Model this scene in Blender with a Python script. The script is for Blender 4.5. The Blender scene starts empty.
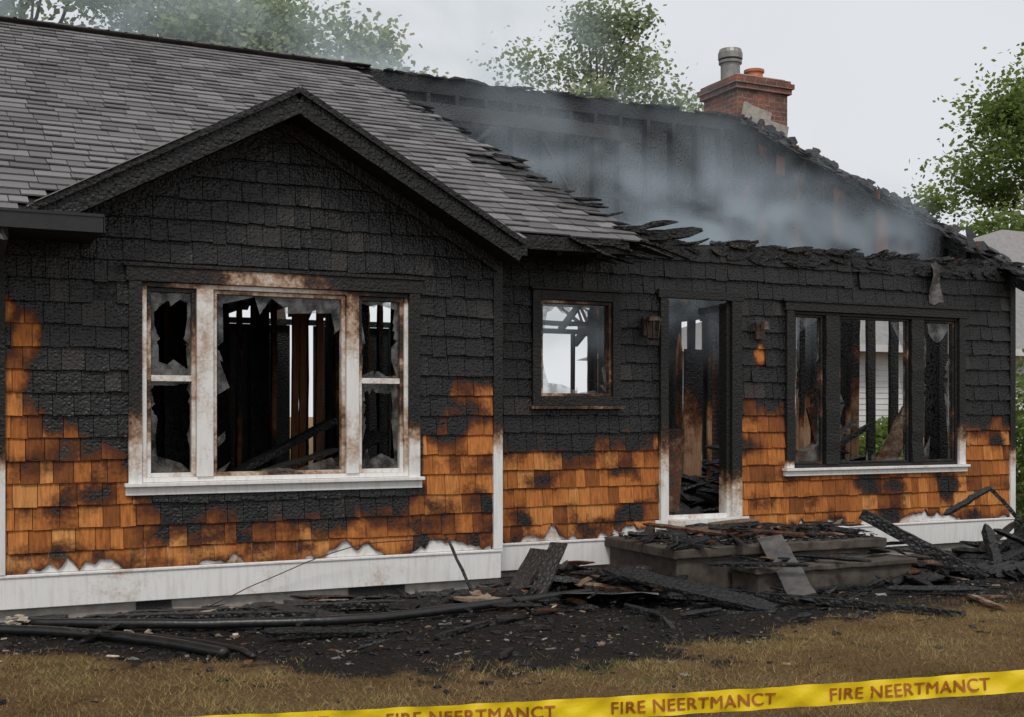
import bpy, math, random
from mathutils import Vector, noise, Matrix
random.seed(7)
R=random.random
U=random.uniform
S=bpy.context.scene
def nz(x,y,z=0.0,s=1.0): return noise.noise(Vector((x*s,y*s,z*s)))
def lerp(a,b,t): return a+(b-a)*t
def interp(pts,x):
    if x<=pts[0][0]: return pts[0][1]
    for (a,b),(c,d) in zip(pts,pts[1:]):
        if x<=c: return lerp(b,d,(x-a)/max(1e-6,c-a))
    return pts[-1][1]
# ---------------------------------------------------------------- node helpers
class G:
    def __init__(s,name,vol=False):
        s.m=bpy.data.materials.new(name); s.m.use_nodes=True
        s.nt=s.m.node_tree; s.nt.nodes.clear()
        s.out=s.nt.nodes.new('ShaderNodeOutputMaterial')
    def n(s,t,**k):
        n=s.nt.nodes.new(t)
        for a,b in k.items(): setattr(n,a,b)
        return n
    def l(s,a,b): s.nt.links.new(a,b)
    def set(s,sock,v):
        if hasattr(v,'is_linked') : s.l(v,sock)
        else: sock.default_value=v
    def math(s,op,a,b=0.5,clamp=False):
        n=s.n('ShaderNodeMath',operation=op,use_clamp=clamp); s.set(n.inputs[0],a); s.set(n.inputs[1],b); return n.outputs[0]
    def attr(s,name): return s.n('ShaderNodeAttribute',attribute_name=name).outputs['Fac']
    def pos(s): return s.n('ShaderNodeTexCoord').outputs['Object']
    def mapping(s,v,scale):
        n=s.n('ShaderNodeMapping'); s.l(v,n.inputs[0]); n.inputs['Scale'].default_value=scale; return n.outputs[0]
    def noise(s,v,scale,detail=4,rough=.55,dist=0.):
        n=s.n('ShaderNodeTexNoise'); s.l(v,n.inputs['Vector']); n.inputs['Scale'].default_value=scale
        n.inputs['Detail'].default_value=detail; n.inputs['Roughness'].default_value=rough; n.inputs['Distortion'].default_value=dist; return n.outputs['Fac']
    def vor(s,v,scale,feature='F1',metric='EUCLIDEAN',rnd=1.0,out='Distance'):
        n=s.n('ShaderNodeTexVoronoi',feature=feature)
        if feature=='F1': n.distance=metric
        s.l(v,n.inputs['Vector']); n.inputs['Scale'].default_value=scale; n.inputs['Randomness'].default_value=rnd
        return n.outputs[out]
    def mr(s,v,a,b,c=0.,d=1.,smooth=True):
        n=s.n('ShaderNodeMapRange'); n.interpolation_type='SMOOTHSTEP' if smooth else 'LINEAR'
        s.l(v,n.inputs[0]); 
        for i,x in enumerate((a,b,c,d)): n.inputs[i+1].default_value=x
        return n.outputs[0]
    def mix(s,f,a,b,mode='MIX'):
        n=s.n('ShaderNodeMix',data_type='RGBA',blend_type=mode); s.set(n.inputs[0],f)
        for sock,v in ((n.inputs[6],a),(n.inputs[7],b)):
            if hasattr(v,'is_linked'): s.l(v,sock)
            else: sock.default_value=(*v,1)
        return n.outputs[2]
    def ramp(s,f,stops):
        n=s.n('ShaderNodeValToRGB'); s.l(f,n.inputs[0]); e=n.color_ramp.elements
        while len(e)<len(stops): e.new(.5)
        for el,(p,c) in zip(e,stops): el.position=p; el.color=(*c,1)
        return n.outputs[0]
    def bump(s,h,strength=.5,dist=.01,norm=None):
        n=s.n('ShaderNodeBump'); s.set(n.inputs['Height'],h); s.set(n.inputs['Strength'],strength); n.inputs['Distance'].default_value=dist
        if norm: s.l(norm,n.inputs['Normal'])
        return n.outputs[0]
    def bsdf(s,col,rough=.7,norm=None,metal=0.,spec=.5):
        n=s.n('ShaderNodeBsdfPrincipled')
        if hasattr(col,'is_linked'): s.l(col,n.inputs['Base Color'])
        else: n.inputs['Base Color'].default_value=(*col,1)
        s.set(n.inputs['Roughness'],rough); s.set(n.inputs['Metallic'],metal); s.set(n.inputs['Specular IOR Level'],spec)
        if norm: s.l(norm,n.inputs['Normal'])
        s.l(n.outputs[0],s.out.inputs[0]); return n

def wood_mat(name,clean,grain=(60,60,4),allig=34.,amt=.35,blk=(.007,.028),bd=.014,bs=.9,spec=.5,rghb=.5,ashc=.022):
    g=G(name); P=g.pos(); c=g.attr('char'); r=g.attr('rnd')
    n1=g.noise(P,7,3); n2=g.noise(P,38,2)
    cc=g.math('ADD',c,g.math('MULTIPLY',g.math('SUBTRACT',n1,.5),amt*1.6))
    cc=g.math('ADD',cc,g.math('MULTIPLY',g.math('SUBTRACT',n2,.5),amt*.8))
    gr=g.noise(g.mapping(P,grain),1.,3,.65)
    base=g.ramp(r,clean)
    base=g.mix(1.,base,g.ramp(gr,[(.25,(.5,.45,.4)),(.7,(1.12,1.1,1.1))]),'MULTIPLY')
    sc=g.mix(g.mr(cc,.14,.48),base,(.085,.026,.010))
    v=g.vor(P,allig,'F1','CHEBYCHEV',.7)
    n3=g.noise(P,90,1); n4=g.noise(P,2.3,2)
    bl=g.ramp(n3,[(.3,(blk[0],)*3),(.75,(blk[1],blk[1]*.97,blk[1]*.95))])
    bl=g.mix(g.mr(n4,.5,.75,0,.5),bl,(ashc,)*3)
    bl=g.mix(g.mr(v,.35,.6),bl,(.002,.002,.002))
    bl=g.mix(g.mr(r,.9,1.,0,.35),bl,(.07,.055,.045))
    mB=g.mr(cc,.43,.56)
    col=g.mix(mB,sc,bl)
    h=g.math('ADD',g.math('MULTIPLY',v,-1.2),g.math('MULTIPLY',n2,.5))
    h=g.math('MULTIPLY',h,mB)
    h=g.math('ADD',h,g.math('MULTIPLY',gr,.35))
    nm=g.bump(h,bs,bd)
    rough=g.mr(mB,0,1,.8,rghb,False)
    g.bsdf(col,rough,nm,0,g.mr(mB,0,1,.25,spec,False)); return g.m
M={}
M['cedar']=wood_mat('cedar_shingle',[(0,(.22,.075,.024)),(.3,(.42,.145,.036)),(.7,(.58,.215,.055)),(1,(.68,.32,.105))],allig=40.,bd=.010,bs=.8,blk=(.003,.015),spec=.42,rghb=.42)
M['frame']=wood_mat('framing_lumber',[(0,(.28,.14,.07)),(.5,(.40,.16,.06)),(1,(.5,.33,.2))],blk=(.004,.018),spec=.4)
M['debris']=wood_mat('charred_debris',[(0,(.22,.16,.11)),(.5,(.30,.23,.17)),(1,(.42,.35,.27))],allig=28,blk=(.005,.024))
M['sheath']=wood_mat('smoked_sheathing',[(0,(.32,.13,.05)),(1,(.45,.2,.08))],blk=(.05,.085),spec=.2,rghb=.8,bd=.004,ashc=.10)

def trim_mat():
    g=G('sooty_white_paint'); P=g.pos(); c=g.attr('char')
    n1=g.noise(P,9,4); n2=g.noise(P,45,3); st=g.noise(g.mapping(P,(30,30,3)),1,3)
    cc=g.math('ADD',c,g.math('MULTIPLY',g.math('SUBTRACT',n1,.5),.5))
    cc=g.math('ADD',cc,g.math('MULTIPLY',g.math('SUBTRACT',n2,.5),.3))
    w=g.mix(g.mr(st,.45,.7,0,.35),(.80,.79,.77),(.52,.48,.44))
    a=g.mix(g.mr(cc,.1,.4),w,(.42,.27,.17))
    a=g.mix(g.mr(cc,.3,.5),a,(.07,.03,.015))
    a=g.mix(g.mr(cc,.45,.6),a,g.ramp(n2,[(.3,(.005,)*3),(.7,(.02,.019,.018))]))
    m=g.mr(cc,.45,.6)
    h=g.math('ADD',g.math('MULTIPLY',g.math('MULTIPLY',g.vor(P,40,'F1','CHEBYCHEV',.8),-1),m),g.math('MULTIPLY',n2,.15))
    g.bsdf(a,.55,g.bump(h,.8,.010),0,.4); return g.m
M['trim']=trim_mat()

def roof_mat():
    g=G('asphalt_shingle'); P=g.pos(); c=g.attr('char'); r=g.attr('rnd')
    sp=g.noise(P,300,1,.8); big=g.noise(P,1.3,3)
    b=g.ramp(r,[(0,(.10,.095,.096)),(.5,(.15,.144,.146)),(1,(.21,.202,.205))])
    b=g.mix(1.,b,g.ramp(sp,[(.3,(.5,)*3),(.7,(1.5,)*3)]),'MULTIPLY')
    b=g.mix(g.mr(big,.4,.7,0,.3),b,(.10,.092,.09))
    cc=g.math('ADD',c,g.math('MULTIPLY',g.math('SUBTRACT',g.noise(P,5,3),.5),.7))
    b=g.mix(g.mr(cc,.4,.85,0,.9),b,(.018,.017,.017))
    g.bsdf(b,.85,g.bump(sp,.4,.004)); return g.m
M['roof']=roof_mat()
def simple(name,col,rough=.7,nscale=20,var=.3,bump=.3,metal=0.,spec=.5,dist=.01):
    g=G(name); P=g.pos(); n=g.noise(P,nscale,4,.65); n2=g.noise(P,nscale*.12,3)
    a=tuple(x*(1-var) for x in col); b=tuple(min(1,x*(1+var)) for x in col)
    c=g.ramp(n,[(.3,a),(.7,b)]); c=g.mix(g.mr(n2,.4,.7,0,.4),c,tuple(x*.55 for x in col))
    g.bsdf(c,rough,g.bump(n,bump,dist),metal,spec); return g.m
M['concrete']=simple('sooty_concrete',(.075,.06,.048),.85,9,.6,.6)
M['found']=simple('foundation_concrete',(.38,.35,.31),.85,12,.3,.4)
M['gutter']=simple('scorched_metal_gutter',(.012,.012,.012),.4,12,.4,.2)
M['galv']=simple('galvanised_metal',(.26,.25,.23),.5,8,.3,.1,.6)
M['terra']=simple('terracotta',(.5,.17,.08),.8,20,.2,.2)
M['sheet']=simple('burnt_sheet_metal',(.09,.083,.078),.55,7,.55,.4,.1)
M['pipe']=simple('charred_pipe',(.016,.016,.016),.36,18,.4,.4)
M['whites']=simple('white_siding',(.62,.63,.63),.6,10,.06,.05)
M['nroof']=simple('neighbour_roof',(.27,.26,.255),.9,60,.3,.3)
M['bark']=simple('bark',(.12,.09,.065),.9,12,.4,.6)
M['stake']=simple('stake_wood',(.4,.28,.16),.8,20,.3,.3)
M['dark']=simple('dark_vent',(.02,.02,.02),.8)
M['paper']=simple('scorched_insulation',(.5,.42,.33),.9,18,.5,.6)
def brick():
    g=G('red_brick'); P=g.pos(); s=g.n('ShaderNodeSeparateXYZ'); g.l(P,s.inputs[0])
    c=g.n('ShaderNodeCombineXYZ'); g.l(g.math('ADD',s.outputs[0],s.outputs[1]),c.inputs[0]); g.l(s.outputs[2],c.inputs[1])
    b=g.n('ShaderNodeTexBrick'); g.l(c.outputs[0],b.inputs['Vector'])
    b.inputs['Scale'].default_value=1; b.inputs['Brick Width'].default_value=.2; b.inputs['Row Height'].default_value=.072
    b.inputs['Mortar Size'].default_value=.009; b.inputs['Mortar Smooth'].default_value=.2
    b.inputs['Color1'].default_value=(.31,.095,.05,1); b.inputs['Color2'].default_value=(.12,.05,.038,1); b.inputs['Mortar'].default_value=(.24,.2,.175,1)
    n=g.noise(P,30,4); col=g.mix(1.,b.outputs[0],g.ramp(n,[(.3,(.55,)*3),(.7,(1.3,)*3)]),'MULTIPLY')
    col=g.mix(g.mr(g.noise(P,2.5,4),.45,.7,0,.45),col,(.05,.035,.03))
    h=g.math('ADD',g.math('MULTIPLY',b.outputs['Fac'],-1),g.math('MULTIPLY',n,.4))
    g.bsdf(col,.85,g.bump(h,.8,.01)); return g.m
M['brick']=brick()
def glass():
    g=G('sooty_broken_glass'); P=g.pos(); n=g.noise(P,9,4)
    p=g.bsdf(g.ramp(n,[(.35,(.04,.04,.038)),(.7,(.17,.17,.165))]),.12,None,0,.8)
    t=g.n('ShaderNodeBsdfTransparent'); m=g.n('ShaderNodeMixShader')
    g.l(g.mr(n,.3,.7,.25,.8),m.inputs[0]); g.l(t.outputs[0],m.inputs[1]); g.l(p.outputs[0],m.inputs[2]); g.l(m.outputs[0],g.out.inputs[0]); return g.m
M['glass']=glass()
def leaf(name,stops):
    g=G(name); r=g.attr('rnd'); c=g.ramp(r,stops)
    d=g.n('ShaderNodeBsdfDiffuse'); g.l(c,d.inputs[0]); t=g.n('ShaderNodeBsdfTranslucent'); g.l(c,t.inputs[0]); m=g.n('ShaderNodeMixShader'); m.inputs[0].default_value=.45
    g.l(d.outputs[0],m.inputs[1]); g.l(t.outputs[0],m.inputs[2]); g.l(m.outputs[0],g.out.inputs[0]); return g.m
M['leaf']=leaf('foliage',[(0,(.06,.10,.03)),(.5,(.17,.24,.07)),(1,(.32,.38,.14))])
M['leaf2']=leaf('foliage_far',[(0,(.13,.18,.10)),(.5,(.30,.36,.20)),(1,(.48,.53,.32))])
M['grass']=leaf('dry_grass',[(0,(.12,.08,.035)),(.4,(.30,.20,.09)),(.7,(.52,.38,.19)),(.88,(.44,.36,.15)),(1,(.18,.21,.06))])

def ground_mat():
    g=G('lawn_and_ash'); P=g.pos(); a=g.attr('char')
    n1=g.noise(P,3.2,6,.6); n2=g.noise(P,40,5,.7); n3=g.noise(P,160,3,.7)
    aa=g.math('ADD',a,g.math('MULTIPLY',g.math('SUBTRACT',n1,.5),1.1))
    aa=g.math('ADD',aa,g.math('MULTIPLY',g.math('SUBTRACT',n2,.5),.8))
    grass=g.ramp(n2,[(.25,(.09,.052,.024)),(.5,(.25,.155,.07)),(.75,(.42,.28,.14))])
    grass=g.mix(g.mr(n1,.5,.72,0,.7),grass,(.08,.052,.03))
    ash=g.ramp(n3,[(.3,(.008,.007,.007)),(.5,(.030,.026,.023)),(.75,(.13,.11,.095))])
    ash=g.mix(g.mr(n2,.5,.72,0,.7),ash,(.11,.085,.062))
    ash=g.mix(g.mr(n2,.5,.3,0,.7),ash,(.008,.008,.008))
    col=g.mix(g.mr(aa,.38,.62),grass,ash)
    h=g.math('ADD',n2,g.math('MULTIPLY',n3,.5))
    g.bsdf(col,.95,g.bump(h,1.,.045),0,.15); return g.m
M['ground']=ground_mat()

# ---------------------------------------------------------------- mesh builder
class MB:
    def __init__(s): s.v=[];s.f=[];s.c=[];s.r=[]
    def add(s,vs,fs,ch,rn):
        o=len(s.v); s.v+= [tuple(x) for x in vs]
        s.f+=[tuple(i+o for i in q) for q in fs]
        if not hasattr(ch,'__len__'): ch=[ch]*len(vs)
        s.c+=list(ch); s.r+=[rn]*len(vs)
    def bar(s,p0,p1,w,h,n=1,jit=0.,char=0.,rnd=None,roll=0.,brk=0):
        p0=Vector(p0);p1=Vector(p1);d=p1-p0
        if d.length<1e-6:return
        d.normalize(); up=Vector((0,1,0)) if abs(d.z)>.85 else Vector((0,0,1))
        side=d.cross(up).normalized(); u=side.cross(d).normalized()
        if roll:
            m=Matrix.Rotation(roll,3,d); side=m@side; u=m@u
        vs=[];ch=[]; rnd=R() if rnd is None else rnd
        for i in range(n+1):
            t=i/n; c=p0.lerp(p1,t)
            if jit: c=c+side*U(-jit,jit)*.6+u*U(-jit,jit)*.6
            sc=1.
            if brk and i==n: sc=U(.25,.7)
            if brk>1 and i==0: sc=U(.25,.7)
            for a,b in((-.5,-.5),(.5,-.5),(.5,.5),(-.5,.5)):
                q=c+side*(a*w*sc+U(-jit,jit)*.5)+u*(b*h*sc+U(-jit,jit)*.5)
                if brk and i==n: q+=d*U(-.03,.05)
                vs.append(q); ch.append(char(q.x,q.y,q.z) if callable(char) else char)
        fs=[(0,3,2,1)]
        for i in range(n):
            o=i*4
            for k in range(4):
                k2=(k+1)%4; fs.append((o+k,o+k2,o+4+k2,o+4+k))
        o=n*4; fs.append((o,o+1,o+2,o+3))
        s.add(vs,fs,ch,rnd)
    def box(s,x0,x1,y0,y1,z0,z1,char=0.,rnd=.5,n=None):
        dx,dy,dz=x1-x0,y1-y0,z1-z0
        L=max(dx,dy,dz); n=n or (max(1,int(L/.12)) if callable(char) else 1)
        if L==dz: s.bar(((x0+x1)/2,(y0+y1)/2,z0),((x0+x1)/2,(y0+y1)/2,z1),dx,dy,n,0,char,rnd)
        elif L==dx: s.bar((x0,(y0+y1)/2,(z0+z1)/2),(x1,(y0+y1)/2,(z0+z1)/2),dy,dz,n,0,char,rnd)
        else: s.bar(((x0+x1)/2,y0,(z0+z1)/2),((x0+x1)/2,y1,(z0+z1)/2),dx,dz,n,0,char,rnd)
    def quad(s,a,b,c,d,char=0.,rnd=.5):
        vs=[Vector(a),Vector(b),Vector(c),Vector(d)]
        s.add(vs,[(0,1,2,3)],[char(q.x,q.y,q.z) if callable(char) else char for q in vs],rnd)
    def tube(s,pts,rad,seg=8,char=0.,rnd=.5):
        vs=[];fs=[];k=len(pts); pts=[Vector(p) for p in pts]
        for i,p in enumerate(pts):
            d=(pts[min(i+1,k-1)]-pts[max(i-1,0)]).normalized()
            up=Vector((0,0,1)) if abs(d.z)<.9 else Vector((1,0,0))
            a=d.cross(up).normalized(); b=a.cross(d)
            r=rad[i] if hasattr(rad,'__len__') else rad
            for j in range(seg):
                t=2*math.pi*j/seg; vs.append(p+a*math.cos(t)*r+b*math.sin(t)*r)
        for i in range(k-1):
            for j in range(seg):
                j2=(j+1)%seg; fs.append((i*seg+j,i*seg+j2,(i+1)*seg+j2,(i+1)*seg+j))
        fs.append(tuple(range(seg))[::-1]); fs.append(tuple((k-1)*seg+j for j in range(seg)))
        s.add(vs,fs,char,rnd)
    def build(s,name,mat,parent=None,smooth=False,bevel=0):
        me=bpy.data.meshes.new(name); me.from_pydata(s.v,[],s.f)
        a=me.attributes.new('char','FLOAT','POINT'); a.data.foreach_set('value',s.c)
        a=me.attributes.new('rnd','FLOAT','POINT'); a.data.foreach_set('value',s.r)
        me.materials.append(M[mat] if isinstance(mat,str) else mat)
        if smooth: me.polygons.foreach_set('use_smooth',[True]*len(me.polygons))
        me.update(); o=bpy.data.objects.new(name,me); S.collection.objects.link(o)
        if parent: o.parent=parent
        if bevel:
            b=o.modifiers.new('b','BEVEL'); b.width=bevel; b.segments=2; b.limit_method='ANGLE'; b.angle_limit=math.radians(50)
        return o
def empty(name):
    e=bpy.data.objects.new(name,None); S.collection.objects.link(e); return e
house=empty('burned_house')

# ---------------------------------------------------------------- facade data
WY=.4
LO=[(1.33,3.585,.93,2.58)]
RO=[(4.885,5.745,1.62,2.60),(6.25,7.09,.37,2.65),(7.74,10.11,.93,2.61)]
RK=.548; GP=3.965; GX=2.5
def zmaxL(x): return max(2.80,GP-.14-RK*abs(x-GX)) if .4<x<4.6 else 2.80
def charL(x,y,z):
    th=interp([(-3,1.4),(.3,1.70),(.62,1.66),(.75,1.40),(1.0,1.32),(1.28,1.14),(1.34,.82),(1.6,.68),(2.2,.62),(2.9,.64),(3.4,.76),(3.62,.90),(3.66,1.38),(3.85,1.46),(3.9,1.70),(4.37,1.74)],x)
    th+=.12*nz(x,z,3.1,3.2)+.06*nz(x,z,9,11)
    c=.5+(z-th)*1.8
    c=max(c,.22+.62*nz(x*1.5,z*2.4,5.5,1.9))
    for px,pz,rx,rz in((.60,2.05,.11,.24),(.50,1.78,.14,.16),(.45,2.25,.10,.12)):
        q=((x-px)/rx)**2+((z-pz)/rz)**2
        c=min(c,.1+.42*q)
    return max(0,min(1,c))
def charR(x,y,z):
    th=interp([(4.3,1.14),(4.9,1.26),(5.3,1.12),(5.8,1.26),(6.2,1.30),(6.25,.6),(7.1,.7),(7.18,1.58),(7.70,1.54),(7.76,1.05),(10.1,1.05),(10.16,1.36),(10.91,1.42)],x)
    th+=.12*nz(x,z,13.1,3.0)+.06*nz(x,z,19,11)
    c=.5+(z-th)*1.8
    c=max(c,.22+.62*nz(x*1.5,z*2.6,25.5,1.9))
    q=((x-7.40)/(.05+.25*max(0,2.3-z)*.5))**2+((z-2.10)/.12)**2
    c=min(c,.1+.45*q)
    return max(0,min(1,c))

def wall_shingles(mb,x0,x1,z0,ztop,yp,ops,cf,zmax,edge_seed):
    e=.165; row=0; z=z0
    while z<ztop:
        zz1=z+e
        brks=sorted({x0,x1}|{o[0] for o in ops if o[2]<zz1 and o[3]>z}|{o[1] for o in ops if o[2]<zz1 and o[3]>z})
        for a,b in zip(brks,brks[1:]):
            mid=(a+b)/2; spans=[(z,zz1)]
            for o in ops:
                if o[0]<mid<o[1] and o[2]<zz1 and o[3]>z:
                    ns=[]
                    if o[2]-z>.015: ns.append((z,o[2]))
                    if zz1-o[3]>.015: ns.append((o[3],zz1))
                    spans=ns
            for s0,s1 in spans:
                x=a
                while x<b-.005:
                    w=U(.09,.19)
                    if b-(x+w)<.07: w=b-x
                    xa,xb=x+.002,x+w-.003
                    x+=w
                    xm=(xa+xb)/2
                    if s0>min(zmax(xa),zmax(xb))+.05: continue
                    c0=cf(xm,0,s0+.08)
                    if c0>.75 and R()<.012: continue
                    full=s1>zz1-.01
                    jb=U(-.005,.005); lift=U(0,.005)
                    if c0>.7: jb+=U(-.006,.008); lift+=U(0,.010)
                    nx,nzn=4,4; vs=[];ch=[]
                    rn=R(); off=U(-.14,.14); sk=U(-.003,.003)
                    curl=U(0,.007) if c0>.6 else 0
                    for k in range(nzn+1):
                        t=k/nzn
                        for i in range(nx+1):
                            uu=i/nx; xx=lerp(xa,xb,uu)
                            zb=s0+jb+sk*(uu-.5)*2
                            if c0>.6: zb+=.004*nz(xx*30,s0*7,edge_seed)
                            if row==0:
                                zb+=max(0,.035+.16*nz(xx*2.2,1.3,edge_seed)+.09*nz(xx*14,4.3,edge_seed))
                            zt=(zz1+.02) if full else s1
                            q=lerp(zb,max(zt,zb+.01),t); q=min(q,zmax(xx)+.05)
                            yy=yp-lerp(.026+lift,.010 if full else .02,t)-curl*(abs(uu-.5)*2)**2*(1-t)
                            cv=cf(xx,0,q)+off
                            if row==0: cv=max(cv,.42-.5*t)
                            vs.append((xx,yy,q)); ch.append(min(1,max(0,cv)))
                    W=nx+1; fs=[]
                    for k in range(nzn):
                        for i in range(nx): fs.append((k*W+i,k*W+i+1,(k+1)*W+i+1,(k+1)*W+i))
                    nb=len(vs)
                    for i in range(nx+1):
                        vs.append((vs[i][0],yp-.002,vs[i][2])); ch.append(min(1,ch[i]+.25))
                    for i in range(nx): fs.append((i+1,i,nb+i,nb+i+1))
                    for side,i in((0,0),(1,nx)):
                        o=len(vs)
                        for k in range(nzn+1):
                            vs.append((vs[k*W+i][0],yp-.002,vs[k*W+i][2])); ch.append(ch[k*W+i])
                        for k in range(nzn):
                            q=(k*W+i,(k+1)*W+i,o+k+1,o+k); fs.append(q if side==0 else q[::-1])
                    mb.add(vs,fs,ch,rn)
        z=zz1; row+=1
mb=MB(); wall_shingles(mb,-3.0,4.29,.345,3.95,0.,LO,charL,zmaxL,2.2); mb.build('shingle_siding_gable_wing','cedar',house)
mb=MB(); wall_shingles(mb,4.39,10.84,.345,3.06,WY,RO,charR,lambda x:3.08+.03*nz(x*6,0,4),7.7); mb.build('shingle_siding_door_wing','cedar',house)

def slab(mb,x0,x1,z0,z1,ops,yf,yb,char,zm=None):
    xs=sorted({x0,x1}|{v for o in ops for v in o[:2]}|{x0+i*.25 for i in range(int((x1-x0)/.25)+1)})
    for a,b in zip(xs,xs[1:]):
        if b-a<1e-4: continue
        m=(a+b)/2; sp=[(z0,z1)]
        for o in ops:
            if o[0]<m<o[1]: sp=[(z0,o[2]),(o[3],z1)]
        for s,(p,q) in enumerate(sp):
            if q-p<.01: continue
            ta,tb=(zm(a),zm(b)) if (zm and q==z1) else (q,q)
            mb.quad((a,yf,p),(b,yf,p),(b,yf,tb),(a,yf,ta),char); mb.quad((b,yb,p),(a,yb,p),(a,yb,ta),(b,yb,tb),char)
            mb.quad((a,yf,ta),(b,yf,tb),(b,yb,tb),(a,yb,ta),char)
    for o in ops:
        mb.quad((o[0],yf,o[2]),(o[0],yb,o[2]),(o[0],yb,o[3]),(o[0],yf,o[3]),char)
        mb.quad((o[1],yb,o[2]),(o[1],yf,o[2]),(o[1],yf,o[3]),(o[1],yb,o[3]),char)
        mb.quad((o[0],yf,o[2]),(o[1],yf,o[2]),(o[1],yb,o[2]),(o[0],yb,o[2]),char)
        mb.quad((o[0],yb,o[3]),(o[1],yb,o[3]),(o[1],yf,o[3]),(o[0],yf,o[3]),char)
mb=MB()
slab(mb,-3,4.32,.3,2.8,LO,0.,.12,1.,lambda x:zmaxL(x)+.05)
slab(mb,4.32,10.88,.3,3.08,RO,WY,WY+.12,1.,lambda x:3.08+.05*nz(x*5,0,4))
mb.quad((4.32,0,.3),(4.32,.5,.3),(4.32,.5,3.0),(4.32,0,3.0),1.)
mb.build('wall_sheathing','frame',house)
mb=MB()
cb=lambda x,y,z:.05+.16*nz(x,z,3,2)
mb.box(-3,4.36,-.034,.0-.003,.11,.355,cb); mb.box(4.36+.02,10.9,WY-.034,WY-.003,.11,.355,cb)
mb.box(-3,4.28,-.008,-.001,.357,.56,lambda x,y,z:.12+.3*nz(x,z,3,4)); mb.box(4.4,10.84,WY-.008,WY-.001,.357,.54,lambda x,y,z:.14+.3*nz(x,z,3,4))
mb.box(-3,4.37,-.046,-.036,.335,.352,cb); mb.box(4.39,10.9,WY-.046,WY-.036,.335,.352,cb)
cc=lambda x,y,z: .5+(z-1.45)*1.2+.2*nz(x,z*3,2)
mb.box(4.29,4.375,-.04,.06,.357,2.86,cc); mb.box(10.84,10.92,WY-.04,WY+.06,.357,3.05,lambda x,y,z:.5+(z-1.15)*1.3)
mb.box(.39,.455,-.05,-.03,.357,2.70,lambda x,y,z:.5+(z-1.25)*1.6)
mb.build('white_skirt_and_corner_boards','trim',house,bevel=.003)
mb=MB(); mb.box(-3,4.34,.02,.3,-.1,.3); mb.box(4.34,10.88,WY+.02,WY+.3,-.1,.3); mb.build('foundation','found',house)
mb=MB()
for a,b in((1.36,1.62),(3.02,3.5)):
    mb.box(a,b,.005,.016,.01,.10)
    for i in range(int((b-a)/.03)): mb.box(a+i*.03,a+i*.03+.006,-.004,.004,.012,.098)
mb.build('foundation_vents','dark',house)

# ---------------------------------------------------------------- windows & door
def frame_rect(mb,x0,x1,z0,z1,w,y0,y1,char,wb=None,wt=None):
    wb=wb or w; wt=wt or w
    mb.box(x0,x0+w,y0,y1,z0,z1,char); mb.box(x1-w,x1,y0,y1,z0,z1,char)
    mb.box(x0+w,x1-w,y0+.001,y1-.001,z1-wt,z1,char); mb.box(x0+w,x1-w,y0+.001,y1-.001,z0,z0+wb,char)
tr=MB()
cW=lambda x,y,z: .52+(z-1.45)*.9+.25*nz(x*2,z*2,8) if z>1.02 else .03+.12*nz(x,z,1,5)
def cWm(x,y,z):
    t=.18+.3*nz(x*3,z*2,6)+max(0,z-1.9)*.25
    if z>2.42: t=.12+ .5*abs(x-2.3)
    return t if z>1.1 else .05
tr.box(1.30,1.395,-.055,-.004,.99,2.50,cW); tr.box(3.52,3.615,-.055,-.004,.99,2.50,cW)
tr.box(1.28,3.635,-.06,-.005,2.50,2.61,lambda x,y,z:.30+abs(x-2.35)*.55)
tr.box(1.26,3.655,-.075,-.004,2.61,2.635,lambda x,y,z:.9)
tr.box(1.28,3.635,-.05,-.004,.90,.965,lambda x,y,z:.0+.08*nz(x,z,4)); tr.box(1.27,3.645,-.09,-.003,.965,.992,lambda x,y,z:.02)
frame_rect(tr,1.397,3.518,.994,2.498,.035,-.03,.06,cWm)
for a,b in((1.80,1.925),(2.985,3.09)):
    tr.box(a,b,-.045,.07,1.03,2.462,cWm)
for a,b in((1.434,1.798),(3.092,3.482)):
    frame_rect(tr,a,b,1.03,2.46,.032,-.012,.05,lambda x,y,z:.40+.35*nz(x*3,z*3,2)+(z-1.8)*.35)
    tr.box(a+.033,b-.033,-.016,.045,1.755,1.80,lambda x,y,z:.2)
frame_rect(tr,1.927,2.983,1.03,2.46,.03,-.012,.05,lambda x,y,z:.2+.2*nz(x*3,z*3,2)+abs(z-1.8)*.25)
cS=lambda x,y,z:.72+.1*nz(x*3,z*3,2)
frame_rect(tr,4.855,5.775,1.585,2.635,.085,WY-.06,WY-.004,cS)
tr.box(4.83,5.80,WY-.095,WY-.003,1.555,1.583,lambda x,y,z:.5)
tr.box(4.83,5.80,WY-.085,WY-.003,2.637,2.66,cS)
frame_rect(tr,4.942,5.688,1.672,2.548,.028,WY-.03,WY+.06,lambda x,y,z:.47+.2*nz(x*4,z*4,2))
cD=lambda x,y,z:(.5+(z-.9)*1.0 if x>6.6 else .5+(z-1.25)*.9)+.2*nz(x,z*3,2)
tr.box(6.215,6.295,WY-.06,WY-.004,.37,2.615,cD); tr.box(7.04,7.16,WY-.06,WY-.004,.37,2.615,cD)
tr.box(6.19,7.18,WY-.065,WY-.003,2.617,2.70,lambda x,y,z:.9)
tr.box(6.297,7.038,WY-.11,WY+.1,.37,.50,lambda x,y,z:.12+.15*nz(x*3,z,1))
tr.box(6.16,7.25,WY-.05,WY-.037,.36,.50,lambda x,y,z:.05)
for a,b in((6.297,6.33),(7.0,7.037)): tr.box(a,b,WY-.02,WY+.11,.502,2.60,cD)
cR=lambda x,y,z:.8 if z>1.02 and x<10.0 else (.5+(z-1.35)*1.2 if x>=10 else .1+.25*nz(x*2,z,1,3))
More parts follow.
